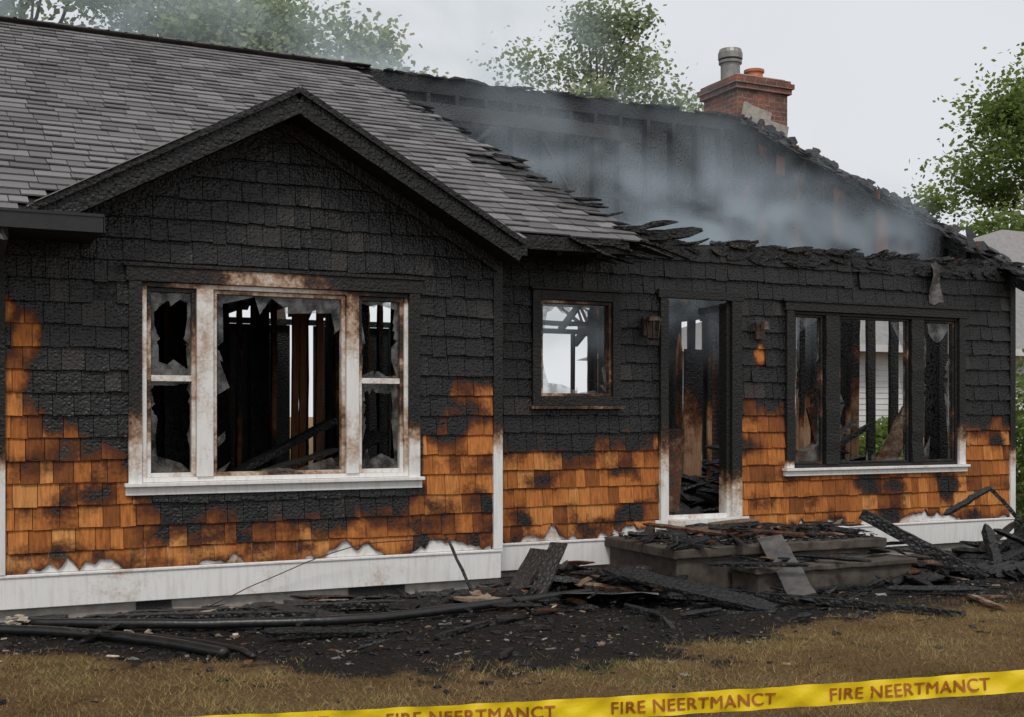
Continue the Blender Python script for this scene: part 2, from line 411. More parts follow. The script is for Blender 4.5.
tr.box(7.71,7.80,WY-.06,WY-.004,.965,2.55,cR); tr.box(10.05,10.14,WY-.06,WY-.004,.965,2.55,cR)
tr.box(7.69,10.16,WY-.065,WY-.005,2.552,2.64,lambda x,y,z:.9); tr.box(7.66,10.19,WY-.08,WY-.004,2.642,2.67,lambda x,y,z:.9)
tr.box(7.69,10.17,WY-.06,WY-.004,.885,.935,cR); tr.box(7.68,10.18,WY-.09,WY-.003,.937,.962,cR)
frame_rect(tr,7.802,10.048,.965,2.55,.03,WY-.03,WY+.06,lambda x,y,z:.8)
for a,b in((8.22,8.39),(9.38,9.54)):
    tr.bar(((a+b)/2,WY+.017,.997),((a+b)/2,WY+.017,2.518),b-a,.125,14,.007,lambda x,y,z:.75+.15*nz(x*5,z*3,2),.5)
for a,b in((7.834,8.198),(8.412,9.361),(9.562,10.016)):
    frame_rect(tr,a,b,.998,2.517,.022,WY-.012,WY+.05,lambda x,y,z:.58+.3*nz(x*3,z*3,2))
tr.build('window_and_door_frames','trim',house,bevel=.003)

gl=MB()
def pane(x0,x1,z0,z1,y,seed,hole=.75,cx=.5,cz=.5,skip=.0):
    rs=random.Random(seed); n=26; c=Vector((lerp(x0,x1,cx),y,lerp(z0,z1,cz)))
    def edge(a):
        d=(math.cos(a),math.sin(a)); t=1e9
        if abs(d[0])>1e-6: t=min(t,((x1 if d[0]>0 else x0)-c.x)/d[0])
        if abs(d[1])>1e-6: t=min(t,((z1 if d[1]>0 else z0)-c.z)/d[1])
        return t,d
    angs=sorted([math.atan2((zz-c.z),(xx-c.x)) for xx in(x0,x1) for zz in(z0,z1)]+[rs.uniform(-math.pi,math.pi) for _ in range(n)])
    inn=[];out=[]
    for a in angs:
        t,d=edge(a); k=min(.985,hole+rs.uniform(-.16,.16)); out.append((c.x+d[0]*t,y,c.z+d[1]*t)); inn.append((c.x+d[0]*t*k,y,c.z+d[1]*t*k))
    m=len(angs)
    for i in range(m):
        j=(i+1)%m
        if rs.random()<skip: continue
        gl.quad(out[i],out[j],inn[j],inn[i])
pane(1.466,1.766,1.80,2.428,.02,1,.72,.55,.45)
pane(1.466,1.766,1.062,1.755,.02,2,.85,.6,.7)
pane(3.124,3.45,1.80,2.428,.02,3,.8,.4,.45)
pane(3.124,3.45,1.062,1.755,.02,4,.72,.35,.7)
pane(1.957,2.953,1.06,2.43,.02,5,.95,.5,.5,.2)
pane(4.97,5.66,1.70,2.52,WY+.02,6,.90,.5,.5,.05)
pane(7.86,8.175,1.022,2.493,WY+.02,7,.85,.6,.6,.1)
pane(8.436,9.337,1.022,2.493,WY+.02,8,.93,.5,.4,.3)
pane(9.586,9.99,1.022,2.493,WY+.02,9,.8,.4,.6,.2)
gl.build('broken_window_glass','glass',house)

la=MB()
for x in(6.07,7.38):
    la.box(x-.05,x+.05,WY-.06,WY-.03,2.25,2.42)
    la.bar((x,WY-.05,2.38),(x,WY-.15,2.42),.02,.02,3)
    if x<7: 
        la.tube([(x,WY-.15,2.44),(x,WY-.15,2.42),(x,WY-.15,2.38)],[.01,.06,.085],6)
        for k in range(6):
            t=k*math.pi/3; la.bar((x+.07*math.cos(t),WY-.15+.07*math.sin(t),2.38),(x+.05*math.cos(t),WY-.15+.05*math.sin(t),2.22),.012,.012)
        la.tube([(x,WY-.15,2.22),(x,WY-.15,2.20)],[.06,.035],6)
    else: la.tube([(x,WY-.13,2.42),(x,WY-.13,2.34)],[.035,.05],8)
M['lamp']=simple('sooty_lantern_metal',(.09,.06,.045),.5,30,.5,.3,.5)
la.build('wall_lanterns','lamp',house)

# ---------------------------------------------------------------- roofs
K=.52; RY=5.44; RZ=5.93
def mz(y): return RZ-K*(RY-y)
SL=math.sqrt(1+K*K)
def edgeX(y):
    t=(y+.15)/(RY+.15)
    return lerp(5.75,4.80,max(0,t))+.10*nz(y*2,1,1)+.05*nz(y*9,5,1)
def shingles(mb,org,ud,vd,ul,vl,keep,cf,e=.165):
    org=Vector(org);ud=Vector(ud).normalized();vd=Vector(vd).normalized(); nm=ud.cross(vd).normalized()
    if nm.z<0: nm=-nm
    rows=int(vl/e)
    for k in range(rows):
        u=-U(0,.2)
        while u<ul:
            w=U(.13,.30); ua=max(0,u+.003); ub=min(ul,u+w-.003); u+=w
            if ub-ua<.02: continue
            v0=k*e; v1=v0+e+.02
            pm=org+ud*((ua+ub)/2)+vd*(v0+e/2)
            if not keep(pm): continue
            c=cf(pm); rn=R()
            jl=(U(-.004,.004)-(.0 if R()<.5 else .018))*(1+1*c); lift=U(0,.004)+(.005 if R()<.5 else 0)
            if c>.45 and R()<.35: lift+=U(0,.05)*c
            if c>.6 and R()<.10: continue
            th=.012; tw=U(-.02,.02)*c
            P=[(ua,v0+jl),(ub,v0+jl+tw),(ub,v1),(ua,v1)]
            vs=[]
            for i,(a,b) in enumerate(P):
                hh=(.018+lift*(1 if i==0 else U(.6,1.1))) if i<2 else .004
                vs.append(org+ud*a+vd*b+nm*hh)
            for i in(0,1): vs.append(vs[i]-nm*th)
            mb.add(vs,[(0,1,2,3),(1,0,4,5),(0,3,4),(2,1,5)],c,rn)
def gab(x): return GP-RK*abs(x-GX)
def keep_main(p):
    if p.x>edgeX(p.y): return False
    if p.x>4.40 and p.y<-.17: return False
    if .55<p.x<4.45 and gab(p.x)>mz(p.y)-.02: return False
    return True
def char_main(p):
    d=edgeX(p.y)-p.x
    return max(0,min(1,.85-d*.85+.5*nz(p.x,p.y,2,1.2)- .07*max(0,p.y-1.)))
mb=MB()
shingles(mb,(-4,-.47,mz(-.47)+.03),(1,0,0),(0,1,K),10.5,(RY+.47)*SL,keep_main,char_main)
x=-4
while x<4.85:
    mb.bar((x,RY,RZ+.045+U(0,.006)),(x+.24,RY,RZ+.05),.26,.012,1,0,max(0,(x-4.)),None); x+=.2
shingles(mb,(4.40,-.37,gab(4.40)+.02),(0,1,0),(-1,0,RK),2.3,1.9*1.14,lambda p:gab(p.x)>mz(p.y)-.05,lambda p:.6)
shingles(mb,(.60,-.37,gab(.60)+.02),(0,1,0),(1,0,RK),2.3,1.9*1.14,lambda p:gab(p.x)>mz(p.y)-.05,lambda p:.2)
mb.build('asphalt_shingle_roof','roof',house)
mb=MB()
def deck(x0,x1f,ya,yb,n=30):
    for i in range(n):
        a=lerp(ya,yb,i/n); b=lerp(ya,yb,(i+1)/n); xa,xb=x1f(a),x1f(b)
        for dz,fl in((0.02,0),(-.03,1)):
            q=[(x0,a,mz(a)+dz),(xa,a,mz(a)+dz),(xb,b,mz(b)+dz),(x0,b,mz(b)+dz)]
            mb.quad(*(q[::-1] if fl else q),char=1.)
        mb.quad((xa,a,mz(a)-.03),(xb,b,mz(b)-.03),(xb,b,mz(b)+.02),(xa,a,mz(a)+.02),char=.9)
deck(-4,lambda y:.8,-.45,.1,4); deck(-4,lambda y:edgeX(y)+.04,.1,RY,60); deck(4.38,lambda y:edgeX(y)+.05,-.14,.098,6)
for sx in(-1,1):
    xe=GX+sx*1.88
    for dz in(-.005,-.035):
        mb.quad((GX,-.34,GP+dz),(xe,-.34,gab(xe)+dz),(xe,-.22,gab(xe)+dz),(GX,1.66,GP+dz),1.)
mb.quad((-4,RY,RZ),(4.7,RY,RZ),(4.7,10.6,RZ-K*5.16),(-4,10.6,RZ-K*5.16),1.)
mb.build('roof_deck','frame',house)
mb=MB()
for i,x in enumerate((4.45,4.9,5.3)):
    y1=interp([(4.9,RY),(5.75,-.1)],x); mb.bar((x,-.1,mz(-.1)-.10),(x,min(RY,y1+.3),mz(min(RY,y1+.3))-.10),.045,.13,14,.008,1.,None)
for i in range(34):
    y=U(-.15,4.8); x=edgeX(y); L=U(.08,.32)
    mb.bar((x-.15,y,mz(y)+U(-.03,.05)),(x+L,y+U(-.1,.1),mz(y)+U(-.10,.05)),U(.03,.14),.02,4,.008,1.,None,brk=1)
for i in range(20):
    x=U(5.2,5.95); y=U(-.25,.25)
    mb.bar((x-.3,y,mz(-.1)+U(-.05,.03)),(x+U(.05,.2),y-.1,mz(-.1)-U(.0,.2)),U(.04,.12),.02,4,.01,1.,None,brk=1)
mb.bar((4.4,-.17,mz(-.15)-.05),(5.55,-.17,mz(-.15)-.04),.03,.12,10,.006,1.)
mb.bar((5.9,.2,3.15),(6.5,.1,3.24),.10,.09,6,.012,1.,brk=2); mb.bar((6.0,.45,3.20),(6.55,.35,3.27),.09,.07,6,.012,1.,brk=2); mb.bar((5.7,.3,3.20),(6.2,.1,3.30),.14,.04,5,.012,1.,brk=2)
mb.box(4.36,5.6,-.14,.4,2.93,2.95,1.)
mb.build('burned_roof_edge','frame',house)
mb=MB()
def rake(sx,char):
    e=1.90
    def pt(t,dz,y): x=GX+sx*e*t; return (x,y,gab(x)+dz)
    mb.bar(pt(0,-.075,-.375),pt(1,-.075,-.375),.03,.17,24,.002,char)
    mb.bar(pt(0,.005,-.395),pt(1,.005,-.395),.05,.045,24,.002,char)
    a,b=pt(0,-.15,-.355),pt(1,-.15,-.355); mb.quad(a,b,(b[0],0,b[2]),(a[0],0,a[2]),1.)
    mb.bar(pt(0,-.20,-.045),pt(.97,-.20,-.045),.03,.09,20,.002,1.)
rake(-1,lambda x,y,z:.9+.2*nz(x*2,z,3)); rake(1,1.)
mb.bar((4.41,-.36,gab(4.4)-.10),(4.41,-.36,gab(4.4)+.03),.05,.06,2,0,1.)
mb.build('gable_rake_boards','frame',house)
mb=MB(); mb.bar((.62,-.40,gab(.62)+.037),(1.75,-.40,gab(1.75)+.037),.07,.006); mb.build('drip_edge','galv',house)
mb=MB(); mb.box(-4,1.06,-.575,-.47,2.765,2.775); mb.box(-4,1.06,-.58,-.57,2.765,2.885); mb.box(-4,1.06,-.48,-.46,2.765,2.90); mb.box(1.055,1.066,-.58,-.465,2.765,2.885)
mb.box(-4,1.06,-.59,-.565,2.872,2.892); mb.box(-4,1.04,-.46,-.01,2.76,2.78)
mb.tube([(.42,-.53,2.77),(.42,-.53,2.70),(.40,-.40,2.60),(.36,-.2,2.55),(.33,-.1,2.50),(.33,-.08,.4)],.035,8)
mb.build('gutter_and_downspout','gutter',house)

# ---------------------------------------------------------------- skeleton of the right wing
fr=MB(); sh=MB()
X1=10.9
def rk2(y): return RZ-.552*(RY-y)
fr.bar((4.3,RY-.02,RZ-.09),(X1,RY-.02,RZ-.09),.07,.20,40,.008,1.)
x=4.5;k=0
while x<X1:
    fr.bar((x,RY-.05,.42 if k%3==0 else 3.1),(x+U(-.02,.02),RY-.05,RZ-.2),.055,.14,16,.006,lambda a,b,c:.9+.3*nz(a*3,c,2,2),None); x+=.43+U(-.03,.03);k+=1
fr.bar((4.3,RY-.05,3.05),(X1,RY-.05,3.05),.12,.09,30,.006,.95)
fr.bar((4.3,RY-.15,5.50),(8.9,RY-.15,5.47),.03,.20,24,.006,.85,.97)
fr.bar((6.0,RY-.16,4.75),(6.75,RY-.16,5.35),.03,.06,5,.006,1.,.99); fr.bar((7.5,RY-.16,5.25),(8.2,RY-.16,4.1),.03,.06,5,.006,1.,.99)
fr.bar((8.3,RY-.14,4.6),(X1,RY-.14,4.5),.03,.09,12,.008,1.)
x=4.3
while x<X1:
    w=U(.3,.6)
    sh.box(x,min(X1,x+w-.002),RY+.04,RY+.055,3.2+U(-.3,.4),RZ-.06-U(0,.08),lambda a,b,c:.95+.25*nz(a,c,2,1.5),None,6); x+=w
for i in range(60):
    x=U(4.8,X1); fr.bar((x,RY+U(-.1,.1),RZ+U(.0,.05)),(x+U(.1,.4),RY+U(-.1,.1),RZ+U(.0,.05)),U(.04,.14),.03,3,.012,1.,None,brk=2)
y=.55
while y<10.2:
    zt=rk2(y) if y<RY else RZ-.552*(y-RY)
    fr.bar((X1-.07,y,.42),(X1-.07,y,zt-.06),.13,.045,14,.006,lambda a,b,c:.75+.45*nz(a*3+b*2,c,7,1.3),None); y+=.405
fr.bar((X1-.06,.4,3.05),(X1-.06,10.3,3.05),.09,.09,20,.006,.95)
y=.5
while y<10.2:
    w=.4; yc=y+w/2; zt=(rk2(yc) if yc<RY else RZ-.552*(yc-RY))
    sh.box(X1,X1+.015,y,y+w-.004,3.0+U(-.15,.05),zt-.02,lambda a,b,c:.62+.95*nz(b*1.5,c*1.6,3.7,1.7),None,10)
    y+=w
for a,b in((2.9,3.4),(3.45,4.1),(4.15,4.7),(1.35,1.95),(.5,.9)):
    sh.box(X1,X1+.012,a,b,.42+U(0,.3),2.95,.95,None,4)
sh.build('interior_wall_sheathing','sheath',house)
fr.bar((X1+.12,-.05,rk2(-.05)-.07),(X1+.12,RY,RZ-.07),.05,.17,40,.008,1.)
fr.bar((X1-.05,-.05,rk2(-.05)-.09),(X1-.05,RY,RZ-.09),.05,.13,40,.008,.95)
fr.bar((X1+.12,10.8,rk2(.08)-.1),(X1+.12,RY,RZ-.07),.05,.17,10,.008,1.)
for i in range(190):
    y=U(-.05,RY); x=U(X1-.15,X1+.25)
    fr.bar((x,y,rk2(y)+U(-.01,.04)),(x+U(-.1,.1),y+U(.08,.3),rk2(y+.2)+U(-.01,.03)),U(.06,.16),.018,2,.010,1.,None,brk=2)
x=4.8
while x<X1:
    fr.bar((x,RY+.05,RZ-.12),(x,10.4,RZ-.552*4.96-.12),.045,.14,6,.006,1.); x+=.81
x=-3.
while x<X1:
    fr.bar((x,10.3,.42),(x,10.3,3.0),.045,.10,8,.005,.8); x+=.405 if x<4.4 else 1.2
fr.bar((-3,10.3,3.05),(X1,10.3,3.05),.09,.09,20,.006,.95)
for a,b in((-3,2.6),(2.61,5.35),(5.75,9.3)): fr.box(a,b,10.36,10.375,.4,3.0,.95)
def studwall(xa,ya,xb,yb,z1,sp,cfun,skip=.05):
    L=math.hypot(xb-xa,yb-ya); n=int(L/sp)
    for i in range(n+1):
        if R()<skip: continue
        t=i/n; x,y=lerp(xa,xb,t),lerp(ya,yb,t); lean=U(-.03,.03) if R()>.12 else U(-.3,.3)
        fr.bar((x,y,.42),(x+lean,y,z1*(1 if R()>.15 else U(.5,.9))),.045,.10,10,.006,cfun,None,brk=1)
    fr.bar((xa,ya,z1),(xb,yb,z1),.09,.07,12,.006,.9)
cp=lambda a,b,c:.50+.5*nz(a*2+b*3,c*1.2,9,1.5)
studwall(-1.5,3.2,4.3,3.2,2.85,.36,cp)
fr.box(-1.5,2.75,3.27,3.285,.4,2.9,1.); fr.box(3.0,3.2,3.27,3.285,.4,2.9,.9); fr.box(3.85,4.3,3.27,3.285,.4,2.9,1.)
studwall(4.5,.7,4.5,5.3,2.9,.45,cp); studwall(2.9,3.4,2.9,10,2.8,.45,cp,.2)
studwall(9.3,3.6,9.3,5.2,2.9,.5,cp,.1); studwall(7.6,6.9,9.8,6.9,2.9,.6,cp,.2)
for px in(3.42,3.5,3.68): fr.bar((px,3.1,.42),(px+.02,3.1,2.8),.07,.05,8,.004,.15,.2)
for a,b,c,d in((8.3,2.9,.26,2.3),(8.45,1.9,.12,2.0),(8.2,1.6,.05,2.7),(9.15,1.9,.06,2.8),(9.6,1.5,.1,2.6),(9.9,1.9,.14,2.6),(9.75,2.6,.2,2.8),(8.9,3.4,.06,2.8),(6.6,4.2,.05,2.8)):
    fr.bar((a,b,.42),(a+.03,b,d),c,.03,12,.005,lambda p,q,r:.36+.5*nz(p,r,1,2)+(r-1.4)*.5,.9)
x=-3
while x<4.4: fr.bar((x,.15,2.78),(x,5.3,2.78),.045,.13,4,.004,1.); x+=.41
fr.bar((5.75,WY+.05,3.12),(10.9,WY+.05,3.12),.13,.07,60,.012,1.)
for i in range(110):
    x=U(5.7,10.9); L=U(.05,.35); fr.bar((x,WY+U(-.03,.1),3.15+U(-.02,.03)),(x+L,WY+U(-.04,.12),3.15+U(-.01,.07)),U(.03,.1),U(.02,.06),3,.014,1.,None,brk=2)
for i in range(60):
    x=U(5.6,10.85); fr.bar((x,WY-.035,3.08+U(-.05,.03)),(x+U(.05,.3),WY-.04,3.08+U(-.08,.03)),.02,U(.03,.09),3,.01,1.,None,brk=2)
fr.box(-3,4.30,.14,10.4,.30,.40,1.); fr.box(4.305,10.85,.54,10.4,.30,.40,1.)
fr.box(-3.05,-3.,.0,10.4,.3,3.2,1.)
fr.build('charred_framing','frame',house)
mb=MB(); 
vs=[];n=6
for i in range(n+1):
    t=i/n; z=3.12-.42*t
    for k in range(4): vs.append((9.62+k*.05+.01*math.sin(t*7),WY-.07-.03*math.sin(t*5+k),z+.02*math.sin(k*2+t*3)))
mb.add(vs,[(i*4+k,i*4+k+1,i*4+k+5,i*4+k+4) for i in range(n) for k in range(3)],0,.5)
mb.build('hanging_flashing','sheet',house)

ib=MB()
def pile(mb,cx,cy,cz,rx,ry,n,l0,l1,hz,cl=.95,pw=(.03,.14)):
    for i in range(n):
        a=U(0,math.pi); L=U(l0,l1); x=cx+U(-rx,rx);y=cy+U(-ry,ry)
        q=1-max(abs(x-cx)/rx,abs(y-cy)/ry); z=cz+hz*q*R(); dz=U(-.35,.35)*L*min(1,hz*2)
        d=Vector((math.cos(a)*L/2,math.sin(a)*L/2,dz/2)); p=Vector((x,y,z+abs(dz)/2))
        c=cl if R()<.85 else U(.2,.6)
        mb.bar(p-d,p+d,U(*pw),U(.015,.05),max(2,int(L/.1)),.008,c,None,roll=U(-.6,.6),brk=2)
pile(ib,7.0,2.0,.42,.9,1.1,80,.3,1.1,.55); pile(ib,9.1,2.0,.42,1.3,1.0,150,.4,1.3,1.0); pile(ib,2.8,1.4,.42,1.2,.8,70,.4,1.2,.6)
pile(ib,7.6,3.8,.42,2.5,1.2,90,.4,1.5,.8); pile(ib,3.9,1.5,.42,.6,.8,50,.3,1.,1.0)
ib.bar((6.75,1.0,.45),(7.15,1.5,1.35),.18,.02,8,.005,.45,.9); ib.bar((6.95,1.1,.45),(6.9,1.7,1.3),.2,.02,8,.005,.9,.97); ib.bar((7.0,.9,.45),(6.7,1.9,1.1),.12,.02,8,.005,.9,.9)
ib.bar((8.4,1.0,1.0),(9.5,1.7,1.25),.3,.02,8,.006,.42,.97); ib.bar((8.4,1.5,.7),(9.6,1.2,1.4),.08,.05,8,.006,1.,.9); ib.bar((9.5,1.0,.8),(10.2,1.2,1.6),.25,.02,8,.006,.35,.9)
ib.bar((8.3,1.2,.7),(9.1,.9,1.45),.16,.02,8,.006,.9,.99); ib.bar((8.9,1.1,.6),(8.5,.95,1.6),.1,.02,8,.006,.45,.9)
ib.bar((1.9,.6,.85),(3.3,1.3,1.45),.08,.06,12,.006,1.,.9); ib.bar((2.0,.5,.9),(3.2,.9,1.2),.2,.02,12,.006,1.,.97); ib.bar((3.0,.6,1.0),(3.6,1.0,1.35),.3,.02,6,.006,.6,.9)
ib.build('interior_debris','debris',house)

# chimney
mb=MB(); mb.box(10.98,11.93,5.62,6.5,-.1,6.46); mb.box(10.93,11.98,5.57,6.55,6.46,6.54); mb.box(10.90,12.01,5.54,6.58,6.54,6.62); mb.box(10.94,11.97,5.58,6.54,6.62,6.67)
mb.build('chimney','brick',house,bevel=.006)
mb=MB(); mb.box(11.0,11.9,5.64,6.48,6.67,6.70); mb.bar((11.0,5.50,6.13),(11.5,5.50,6.02),.04,.2,3,.01); mb.bar((11.0,5.46,5.98),(11.8,5.46,5.82),.04,.2,3,.01); mb.build('chimney_crown_and_flashing','found',house)
mb=MB(); mb.tube([(11.2,6.1,6.7),(11.2,6.1,7.0)],.15,20); mb.tube([(11.2,6.1,6.98),(11.2,6.1,7.02)],.18,20); mb.tube([(11.2,6.1,7.05),(11.2,6.1,7.14),(11.2,6.1,7.20)],[.19,.19,.17],20); mb.tube([(11.2,6.1,7.02),(11.2,6.1,7.05)],.12,12); mb.build('chimney_flue','galv',house)
mb=MB(); mb.tube([(11.58,6.0,6.7),(11.58,6.0,6.86)],[.15,.13],16); mb.tube([(11.58,6.0,6.86),(11.58,6.0,6.9)],.16,16); mb.build('chimney_pot','terra',house)

# ---------------------------------------------------------------- steps
st=empty('concrete_steps')
mb=MB(); mb.bar((5.66,-.20,.13),(7.9,-.20,.13),1.12,.30,14,.006); mb.bar((5.61,-.21,.325),(7.95,-.21,.325),1.19,.085,20,.006); mb.build('upper_landing','concrete',st,bevel=.012)
mb=MB(); mb.bar((6.2,-.98,.08),(7.9,-.98,.08),.37,.18,14,.006); mb.bar((6.16,-1.0,.195),(7.94,-1.0,.195),.40,.05,14,.005); mb.build('lower_step','concrete',st,bevel=.012)

# ---------------------------------------------------------------- ground
def ashv(x,y):
    b=interp([(-3,-.8),(.3,-1.1),(.9,-1.5),(1.9,-2.4),(3.0,-3.2),(4.2,-3.1),(6,-2.5),(9,-2.2),(12,-2.0),(16,-1)],x)
    v=.5+(y-b)*.75
    if x>13 or x<-6 or y>12: v-=2*max(x-13,-6-x,y-12)
    return max(0,min(1,v+.5*nz(x,y,2,1.6)+.25*nz(x,y,7,5)))
def gz(x,y): 
    f=1 if (-8<x<16 and -9<y<13) else 0
    return (.018*nz(x,y,0,1.3)+.012*nz(x,y,5,6)+ (.03*max(0,ashv(x,y)-.3)*abs(nz(x,y,8,9))))*f
def axis(lo,hi,st,far): 
    a=[-far,-far*.4,-far*.15,lo-20,lo-6]; x=lo
    while x<=hi: a.append(x); x+=st
    return a+[hi+6,hi+20,far*.15+hi,far*.4,far]
xs=axis(-4,12,.07,900); ys=axis(-7.5,1,.07,900)
mb=MB(); vs=[];ch=[]
for y in ys:
    for x in xs: vs.append((x,y,gz(x,y))); ch.append(ashv(x,y))
W=len(xs)
mb.add(vs,[(j*W+i,j*W+i+1,(j+1)*W+i+1,(j+1)*W+i) for j in range(len(ys)-1) for i in range(W-1)],ch,.5)
mb.build('ground','ground',smooth=True)
mb=MB(); V=[];F=[];C=[];RR=[]
cnt=0
while cnt<90000:
    x=U(-1.2,11); y=U(-5.2,-.6)
    if y<-3.9 and x>7: continue
    a=ashv(x,y)
    if R()<(a-.25)*2.0: 
        continue
    d=nz(x,y,4,2.5)
    if R()>.6+.8*d+.4*nz(x,y,9,7): continue
    h=U(.010,.036)*(1+.6*d); z=gz(x,y); t=U(0,6.283); w=U(.0015,.0035); lx=U(-1,1)*h*1.5; ly=U(-1,1)*h*1.5
    o=len(V); dx,dy=math.cos(t)*w,math.sin(t)*w
    V+=[(x-dx,y-dy,z-.003),(x+dx,y+dy,z-.003),(x+lx,y+ly,z+h)]; F.append((o,o+1,o+2))
    g=.46+.6*nz(x,y,7,1.1)+U(-.3,.3)
    if nz(x,y,3,.55)>.3 or x<.9 : g+=.35*R()
    g=max(0,min(1,g)); C+=[0,0,0]; RR+=[g,g,g]; cnt+=1
mb.v=V;mb.f=F;mb.c=C;mb.r=RR; mb.build('lawn_grass','grass')

mb=MB()
def chip(x,y,z,s,c,rn,tgt=None,hf=1.):
    m=Matrix.Rotation(U(0,6.28),3,'Z')@Matrix.Rotation(U(-.6,.6),3,'X'); a,b,h=s*U(.4,1.6),s*U(.25,.8),s*U(.08,.35)*hf
    vs=[]
    for q in((-1,-1,-1),(1,-1,-1),(1,1,-1),(-1,1,-1),(-1,-1,1),(1,-1,1),(1,1,1),(-1,1,1)):
        p=m@Vector((q[0]*a*U(.6,1)/2,q[1]*b*U(.6,1)/2,q[2]*h*U(.5,1)/2)); vs.append((x+p.x,y+p.y,z+p.z+h*.3))
    (tgt or mb).add(vs,[(0,3,2,1),(4,5,6,7),(0,1,5,4),(1,2,6,5),(2,3,7,6),(3,0,4,7)],c,rn)
M['grey']=simple('ash_grey_fragments',(.20,.185,.17),.9,25,.6,.5)
gy=MB(); cnt=0
while cnt<26000:
    x=U(-1,12.5); y=-.02-abs(random.gauss(0,1.5)) if R()<.5 else U(-4.2,0)
    if y<-5: continue
    if x>4.4 and R()<.3: y=min(.36,y+.38)
    if R()>ashv(x,y)*1.1+.05: continue
    s=.008+.035*R()**3+(.06 if R()<.05 else 0); k=R()
    if k<.76: chip(x,y,gz(x,y),s,1.,R()*.85)
    elif k<.90: chip(x,y,gz(x,y),s*.8,0,.5,gy,.6)
    else: chip(x,y,gz(x,y),s*.85,U(.1,.45),R(),None,.6)
    cnt+=1
for i in range(1800):
    x=U(5.7,7.9); y=U(-.75,.38); chip(x,y,.37+.05*R()*R(),.015+.05*R()**2,1.,R(),gy if R()<.15 else None)
mb.build('ash_and_char_rubble','debris'); gy.build('ash_fragments','grey')
mb=MB()
cnt=0
while cnt<320:
    x=U(.2,12); y=-.06-abs(random.gauss(0,.95))
    if x<3.2 and R()<.65: continue
    if x<2.2 and y<-1.2: continue
    if y<-3.2 or R()>ashv(x,y)+.1: continue
    L=U(.08,.42) if R()<.8 else U(.4,.95); a=random.gauss(0,.7); z=gz(x,y)+.015+.06*R()*R()
    d=Vector((math.cos(a)*L/2,math.sin(a)*L/2,U(-.04,.04)+ .0)); p=Vector((x,y,z+.015))
    if x>4.4 and 5.6<x<7.9 and y>-.8: p.z+=.37
    elif 6.1<x<7.95 and y>-1.2: p.z+=.21
    c=1. if R()<.8 else U(.15,.6)
    mb.bar(p-d,p+d,U(.02,.09),U(.008,.03),max(2,int(L/.08)),.005,c,None,roll=U(-.5,.5),brk=2); cnt+=1
pile(mb,5.2,-.75,.03,.55,.5,70,.12,.6,.22,1.); pile(mb,4.95,-.15,.03,.45,.35,50,.12,.5,.22,1.); pile(mb,6.8,-.1,.37,.9,.35,120,.1,.6,.14,1.)
pile(mb,9.5,-.7,.03,1.2,.4,90,.3,1.0,.16,1.); pile(mb,8.6,-.9,.03,1.0,.5,60,.15,.8,.12,1.); pile(mb,3.9,-.6,.02,.8,.4,45,.1,.5,.08,1.)
pile(mb,2.2,-.45,.02,1.6,.3,50,.08,.35,.04,1.)
mb.build('charred_lumber_scatter','debris')
mb=MB()
for i in range(60):
    x=U(.1,4.6); y=-.1-abs(random.gauss(0,.6)); chip(x,y,gz(x,y)+.01,U(.03,.08),.0,R())
for i in range(22): chip(U(.42,.62),U(-.5,-.1),U(.0,.10),U(.04,.09),0,R())
mb.build('plaster_fragments','paper')

def single(name,mat,*bars,bev=0):
    mb=MB()
    for b in bars: mb.bar(*b[:4],**b[4])
    return mb.build(name,mat,bevel=bev)
D=dict
single('charred_plank','debris',((4.85,-.95,.27),(5.75,-1.95,.03),.20,.03,D(n=12,jit=.006,char=1.,rnd=.5,brk=2,roll=.25)))
single('charred_plank','sheet',((6.60,-.80,.43),(6.36,-1.55,.03),.22,.02,D(n=8,jit=.010,roll=.2)))
single('charred_plank','debris',((7.8,-.62,.58),(8.55,-1.35,.03),.10,.10,D(n=12,jit=.008,char=1.,rnd=.3,brk=1)))
single('charred_plank','sheet',((4.45,-.95,.09),(5.1,-1.35,.11),.42,.012,D(n=6,jit=.012,roll=-.15)))
single('charred_plank','debris',((4.45,-.55,.03),(4.75,-.35,.42),.16,.02,D(n=5,jit=.006,char=1.,rnd=.97)))
single('charred_plank','debris',((4.35,-.35,.03),(4.62,-.25,.36),.2,.02,D(n=5,jit=.006,char=1.,rnd=1.)))
single('charred_post','debris',((3.92,-.52,.0),(3.76,-.28,.50),.022,.022,D(n=6,jit=.006,char=1.,rnd=.2,brk=1)))
single('charred_beam','debris',((5.7,-1.05,.06),(6.85,-2.75,.03),.06,.05,D(n=16,jit=.006,char=1.,rnd=.2,brk=2)))
single('charred_beam','debris',((.9,-.28,.04),(2.45,-.85,.05),.09,.07,D(n=20,jit=.007,char=1.,rnd=.2,brk=2)))
single('charred_beam','debris',((1.2,-.25,.05),(3.3,-.62,.05),.07,.05,D(n=20,jit=.007,char=1.,rnd=.2,brk=2)))
single('charred_beam','debris',((3.0,-1.9,.02),(3.55,-1.55,.03),.05,.03,D(n=6,jit=.006,char=1.,rnd=.2,brk=2)))
single('charred_beam','debris',((3.1,-2.7,.02),(3.3,-2.45,.02),.04,.025,D(n=4,jit=.006,char=1.,rnd=.2,brk=2)))
mb=MB()
